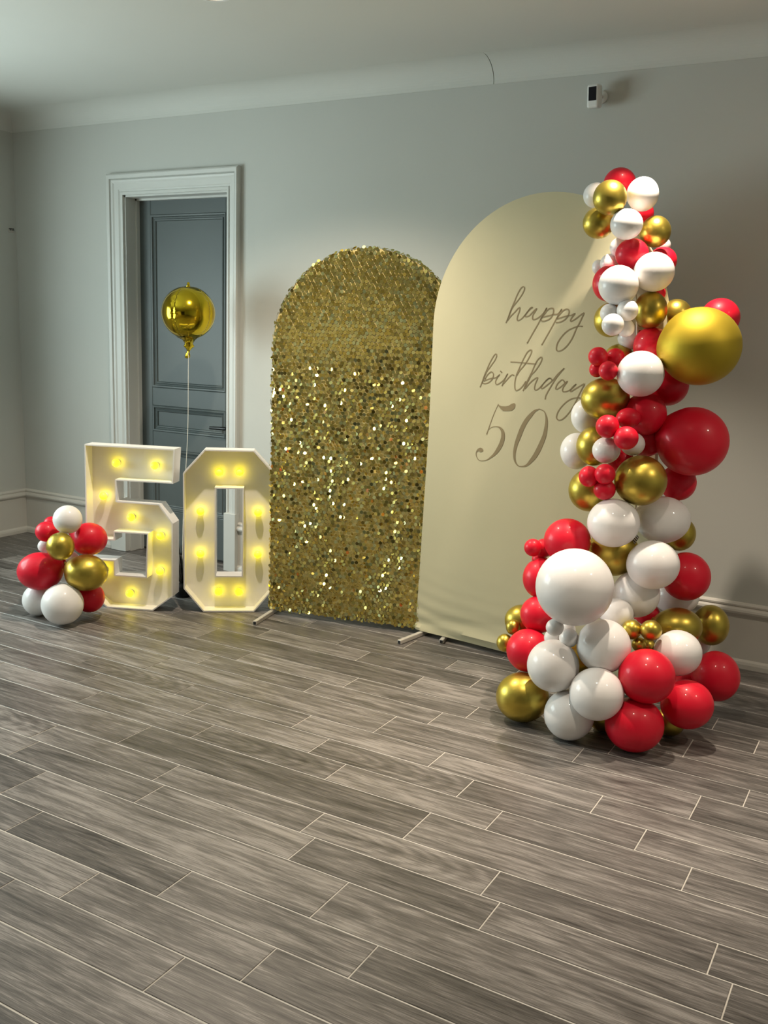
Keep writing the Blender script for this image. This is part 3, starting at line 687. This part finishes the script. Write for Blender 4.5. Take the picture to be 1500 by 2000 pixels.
def balloons(root, data, axis, jitter=0.3):
    org = Vector(root.location)
    for x, y, z, rx, ry, c in data:
        ax = axis(z); d = Vector((ax[0]-x, ax[1]-y, rng.normal()*0.05))
        if d.length < 0.04: d = Vector(FWD)
        d = d.normalized()+Vector(rng.normal(size=3))*0.15
        if d.dot(FWD) < 0.25: d = d.normalized()+Vector(FWD)*0.6
        V, Fc = balloon_mesh((x, y, z), rx, ry, d, 48 if rx > 0.09 else 32, 26 if rx > 0.09 else 18)
        o = mesh_obj(NAME[c], [v-org for v in V], Fc, M[c], root, True)
        if c == 'G': tag(o, 'largest gold balloon, satin, jutting out to the right')
        elif c == 'r' and rx > 0.14: tag(o, 'largest red balloon, below the satin gold one')
        elif c == 'w' and rx > 0.14: tag(o, 'largest white balloon, low at the front left')
GARLAND = [
(-1.214,4.179,2.229,0.070,0.070,'r'),
(-1.074,4.036,2.165,0.065,0.069,'w'),
(-1.171,3.908,2.138,0.068,0.069,'g'),
(-1.291,4.101,2.177,0.053,0.053,'w'),
(-1.242,4.012,2.053,0.066,0.065,'g'),
(-1.098,3.920,2.034,0.065,0.061,'w'),
(-1.116,4.218,2.113,0.048,0.046,'r'),
(-1.015,4.063,2.019,0.062,0.064,'g'),
(-1.165,4.091,1.959,0.044,0.043,'w'),
(-1.023,4.250,1.981,0.031,0.032,'w'),
(-1.087,3.996,1.924,0.068,0.062,'r'),
(-1.004,4.181,1.911,0.059,0.058,'r'),
(-0.985,3.972,1.851,0.082,0.079,'w'),
(-1.261,4.118,1.881,0.028,0.032,'w'),
(-1.207,4.095,1.895,0.040,0.040,'w'),
(-1.180,4.026,1.807,0.071,0.076,'r'),
(-0.991,4.071,1.770,0.037,0.036,'r'),
(-1.098,3.873,1.792,0.080,0.079,'w'),
(-0.994,4.006,1.701,0.068,0.076,'g'),
(-0.927,4.178,1.690,0.064,0.064,'g'),
(-1.172,4.051,1.657,0.069,0.073,'g'),
(-1.049,3.858,1.693,0.043,0.043,'w'),
(-1.126,3.870,1.680,0.037,0.039,'w'),
(-1.088,3.801,1.634,0.044,0.044,'w'),
(-1.058,3.886,1.623,0.035,0.036,'w'),
(-1.085,4.070,1.588,0.054,0.052,'w'),
(-0.978,4.030,1.553,0.080,0.078,'r'),
(-0.776,3.964,1.561,0.162,0.155,'G'),
(-0.755,4.224,1.681,0.081,0.081,'r'),
(-1.155,3.857,1.505,0.040,0.039,'r'),
(-1.103,3.928,1.504,0.039,0.037,'r'),
(-1.092,3.802,1.451,0.038,0.039,'r'),
(-1.165,3.886,1.451,0.031,0.032,'r'),
(-1.125,4.064,1.493,0.066,0.065,'g'),
(-0.974,3.853,1.444,0.094,0.092,'w'),
(-0.917,4.097,1.394,0.087,0.087,'r'),
(-1.125,3.907,1.331,0.101,0.089,'g'),
(-0.967,3.951,1.277,0.089,0.089,'r'),
(-0.974,4.027,1.169,0.082,0.079,'r'),
(-0.778,4.010,1.174,0.146,0.142,'r'),
(-1.062,3.749,1.232,0.047,0.047,'r'),
(-1.004,3.836,1.264,0.050,0.042,'r'),
(-0.983,3.747,1.192,0.049,0.047,'r'),
(-1.072,3.794,1.131,0.057,0.054,'w'),
(-0.988,3.878,1.156,0.050,0.048,'w'),
(-1.230,3.991,1.247,0.062,0.074,'w'),
(-1.247,3.955,1.096,0.070,0.079,'w'),
(-1.150,3.881,1.133,0.074,0.083,'g'),
(-1.123,3.749,1.022,0.041,0.043,'r'),
(-1.054,3.739,1.040,0.042,0.042,'r'),
(-1.058,3.765,0.973,0.045,0.043,'r'),
(-1.157,3.883,0.944,0.087,0.091,'g'),
(-0.936,3.850,1.013,0.106,0.103,'g'),
(-1.067,4.003,1.071,0.055,0.055,'r'),
(-0.843,4.122,0.981,0.078,0.078,'r'),
(-1.013,3.774,0.838,0.106,0.100,'w'),
(-0.865,3.996,0.835,0.115,0.099,'w'),
(-0.828,4.177,0.749,0.071,0.076,'g'),
(-1.200,3.769,0.737,0.098,0.095,'r'),
(-1.346,3.760,0.689,0.038,0.038,'r'),
(-1.318,3.820,0.680,0.041,0.041,'r'),
(-1.341,3.835,0.624,0.032,0.032,'r'),
(-1.059,3.459,0.629,0.150,0.150,'w'),
(-1.043,3.920,0.684,0.108,0.104,'g'),
(-0.849,3.820,0.677,0.107,0.100,'w'),
(-0.756,4.040,0.596,0.102,0.103,'r'),
(-1.299,3.754,0.562,0.078,0.087,'r'),
(-0.919,3.872,0.529,0.098,0.098,'w'),
(-0.806,4.141,0.476,0.096,0.082,'w'),
(-1.277,3.693,0.420,0.078,0.079,'r'),
(-1.383,3.781,0.352,0.075,0.069,'g'),
(-1.386,3.687,0.345,0.031,0.033,'g'),
(-1.410,3.661,0.277,0.035,0.039,'g'),
(-1.282,3.611,0.283,0.093,0.091,'r'),
(-0.963,3.751,0.464,0.069,0.066,'w'),
(-1.113,3.419,0.466,0.035,0.034,'w'),
(-1.083,3.511,0.404,0.038,0.038,'w'),
(-1.165,3.548,0.378,0.031,0.033,'w'),
(-1.111,3.573,0.417,0.034,0.033,'w'),
(-0.951,3.548,0.386,0.106,0.106,'w'),
(-0.879,3.681,0.432,0.040,0.040,'g'),
(-0.802,3.679,0.444,0.043,0.041,'g'),
(-0.849,3.700,0.369,0.029,0.029,'g'),
(-0.829,3.756,0.353,0.033,0.031,'g'),
(-0.747,3.914,0.406,0.102,0.081,'g'),
(-0.655,4.167,0.365,0.077,0.089,'g'),
(-0.716,4.210,0.267,0.062,0.067,'w'),
(-0.704,3.747,0.350,0.095,0.091,'w'),
(-0.772,3.538,0.302,0.108,0.106,'r'),
(-0.590,4.021,0.190,0.097,0.106,'r'),
(-0.639,3.691,0.165,0.103,0.097,'r'),
(-0.709,4.047,0.119,0.066,0.050,'r'),
(-1.116,3.768,0.239,0.067,0.065,'g'),
(-1.127,3.473,0.290,0.103,0.104,'w'),
(-0.934,3.440,0.225,0.104,0.102,'w'),
(-1.268,3.535,0.104,0.110,0.103,'g'),
(-1.046,3.472,0.101,0.099,0.100,'w'),
(-0.796,3.510,0.107,0.113,0.106,'r'),
(-0.707,3.734,0.060,0.061,0.059,'g'),
(-0.949,3.627,0.065,0.066,0.064,'g'),
(-0.890,3.997,0.413,0.051,0.050,'r'),
]
gar = empty('balloon_garland', (-0.97, 3.86, 0))
tag(gar, 'tall red, white and gold balloon garland beside the cream arch', 'balloons')
def gaxis(z):
    t = min(1, z/2.2); return (-0.96-0.20*t*t+0.02, 3.88+0.20*t)
balloons(gar, GARLAND, gaxis)
pts = [Vector((*gaxis(z), z))-Vector(gar.location) for z in np.linspace(0.06, 2.15, 30)]
MB().tube(pts, 0.004, 8).build('balloon_strip', M['string'], gar, True)
base = MB().lathe([(0.16, 0.001), (0.16, 0.012), (0.03, 0.020), (0.014, 0.07)], 28, 'z', (0, 0.02, 0)).build('base_plate', M['black_metal'], gar, True)
te = MB().box(-0.022, 0.022, -0.002, 0.002, -0.03, 0.03).build('tape_end', M['striped'], gar)
te.location = Vector((-0.962, 3.905, 0.756))-Vector(gar.location); te.rotation_euler = (0.1, 0.6, -0.45)

CLUSTER = [
(-3.799,3.436,0.548,0.075,0.075,'w'),
(-3.964,3.438,0.460,0.058,0.055,'r'),
(-4.030,3.531,0.481,0.041,0.039,'r'),
(-3.778,3.561,0.424,0.096,0.088,'r'),
(-3.769,3.356,0.422,0.071,0.073,'g'),
(-4.046,3.496,0.358,0.039,0.037,'w'),
(-3.938,3.366,0.261,0.119,0.101,'r'),
(-3.885,3.515,0.294,0.060,0.058,'w'),
(-3.707,3.468,0.267,0.113,0.097,'g'),
(-3.992,3.393,0.087,0.084,0.086,'w'),
(-3.759,3.349,0.114,0.108,0.108,'w'),
(-3.763,3.540,0.104,0.080,0.080,'r'),
]
clu = empty('balloon_cluster', (-3.83, 3.45, 0))
tag(clu, 'small stack of red, white and gold balloons on the floor before the marquee 5', 'balloons')
balloons(clu, CLUSTER, lambda z: (-3.84, 3.45))

# ------------------------------------------------------------------ gold foil globe balloon on a string
FO = Vector((-3.62, 4.125, 0)); FC = Vector((-3.826, 4.426, 1.643)); FR = 0.158
fb = empty('foil_balloon', FO); tag(fb, 'shiny gold foil globe balloon floating on a string before the grey door', 'balloon')
def foil_body():
    V = []; Fc = []; nu, nv = 128, 64; c = FC-FO
    for j in range(nv+1):
        th = math.pi*j/nv
        for i in range(nu):
            ph = 2*math.pi*i/nu
            q = ((ph-0.11) % (math.pi/2)); q = min(q, math.pi/2-q)          # angle to the nearest of four seams
            crease = math.exp(-(q/0.16)**2); seam = math.exp(-(q/0.035)**2)
            r = FR*(1-0.045*seam*math.sin(th)+0.016*crease*math.cos(th*46+3*math.sin(th*9))*math.sin(th)-0.02*math.exp(-(th/0.25)**2)-0.02*math.exp(-((math.pi-th)/0.25)**2))
            V.append(c+Vector((r*math.sin(th)*math.cos(ph), r*math.sin(th)*math.sin(ph), r*math.cos(th)*0.985)))
    for j in range(nv):
        for i in range(nu): Fc.append((j*nu+i, j*nu+(i+1) % nu, (j+1)*nu+(i+1) % nu, (j+1)*nu+i))
    return mesh_obj('foil_body', V, Fc, M['foil'], fb, True)
foil_body()
c = FC-FO
neck = MB(); nv_ = []
for k, (r, h) in enumerate([(0.060, -0.142), (0.034, -0.158), (0.022, -0.178), (0.028, -0.196), (0.012, -0.214), (0.008, -0.226), (0.014, -0.240), (0.018, -0.262), (0.006, -0.268)]):
    nv_.append((r, h))
V = []; Fc = []; n = 20
for i, (r, h) in enumerate(nv_):
    for k in range(n):
        a = 2*math.pi*k/n; rr = r*(1+0.22*math.cos(5*a+i)); sh = -0.012*max(0, i-4)/4
        V.append(c+Vector((rr*math.cos(a)+sh, 0.5*rr*math.sin(a) if i > 4 else rr*math.sin(a), h)))
for i in range(len(nv_)-1):
    for k in range(n): Fc.append((i*n+k, i*n+(k+1) % n, (i+1)*n+(k+1) % n, (i+1)*n+k))
mesh_obj('neck', V, Fc, M['foil'], fb, True)
MB().lathe([(0.018, 0.146), (0.008, 0.160), (0.010, 0.168), (0.006, 0.176), (0.001, 0.178)], 12, 'z', c).build('top_tab', M['foil'], fb, True)
sp = []
p0 = c+Vector((0, 0, -0.222)); p1 = Vector((0, 0, 0.19))
for i in range(25):
    t = i/24; sp.append(p0.lerp(p1, t)+Vector((0.012*math.sin(t*5)*math.sin(math.pi*t), 0.0, 0)))
MB().tube(sp, 0.0015, 6).build('string', M['string'], fb, True)
wt = MB().lathe([(0.040, 0.001), (0.046, 0.012), (0.046, 0.06), (0.036, 0.075), (0.015, 0.085)], 20, 'z').build('weight', M['black_metal'], fb, True)
tin = MB()
for i in range(60):
    a = rng.uniform(0, 2*math.pi); r = rng.uniform(0.01, 0.05); h = rng.uniform(0.10, 0.33)
    tin.tube([(0.005*math.cos(a), 0.005*math.sin(a), 0.08), (r*0.8*math.cos(a), r*0.8*math.sin(a), 0.08+(h-0.08)*0.6), (r*1.25*math.cos(a), r*1.25*math.sin(a), h)], [0.003, 0.003, 0.001], 4)
tag(tin.build('tinsel_spray', M['tinsel'], wt), kind='stuff')

# ------------------------------------------------------------------ wall security camera and small wall bracket
sc_ = empty('security_camera', (-1.515, Y1, 2.728)); tag(sc_, 'small white security camera mounted high on the wall', 'camera')
MB().lathe([(0.030, 0.0), (0.030, -0.008), (0.026, -0.011), (0.010, -0.013)], 24, 'y', (0.004, 0, 0.006)).build('wall_mount', M['white_plastic'], sc_, True)
MB().tube([(0.004, -0.010, 0.006), (0.0, -0.030, 0.004), (-0.008, -0.046, 0.0)], 0.009, 10).build('arm', M['white_plastic'], sc_, True)
bd = bevel(MB().box(-0.031, 0.031, -0.026, 0.026, -0.054, 0.054).build('body', M['white_plastic'], sc_), 0.012, 4)
bd.location = (-0.012, -0.066, -0.002); bd.rotation_euler = (0.12, 0, -0.12)
ln = bevel(MB().box(-0.020, 0.020, -0.0280, -0.0240, -0.020, 0.042).build('lens_window', M['black_glass'], bd), 0.002)
hk = empty('wall_bracket', (X0, 4.735, 2.186)); tag(hk, 'tiny grey metal bracket high on the left wall by the corner', 'bracket')
bevel(MB().box(0, 0.004, -0.020, 0.020, -0.016, 0.016).build('plate', M['foot_metal'], hk), 0.001)
for yy in (-0.015, 0.0, 0.015): MB().tube([(0.003, yy, 0.010), (0.014, yy, 0.010), (0.017, yy, -0.004)], 0.003, 6).build('prong', M['black_metal'], hk)
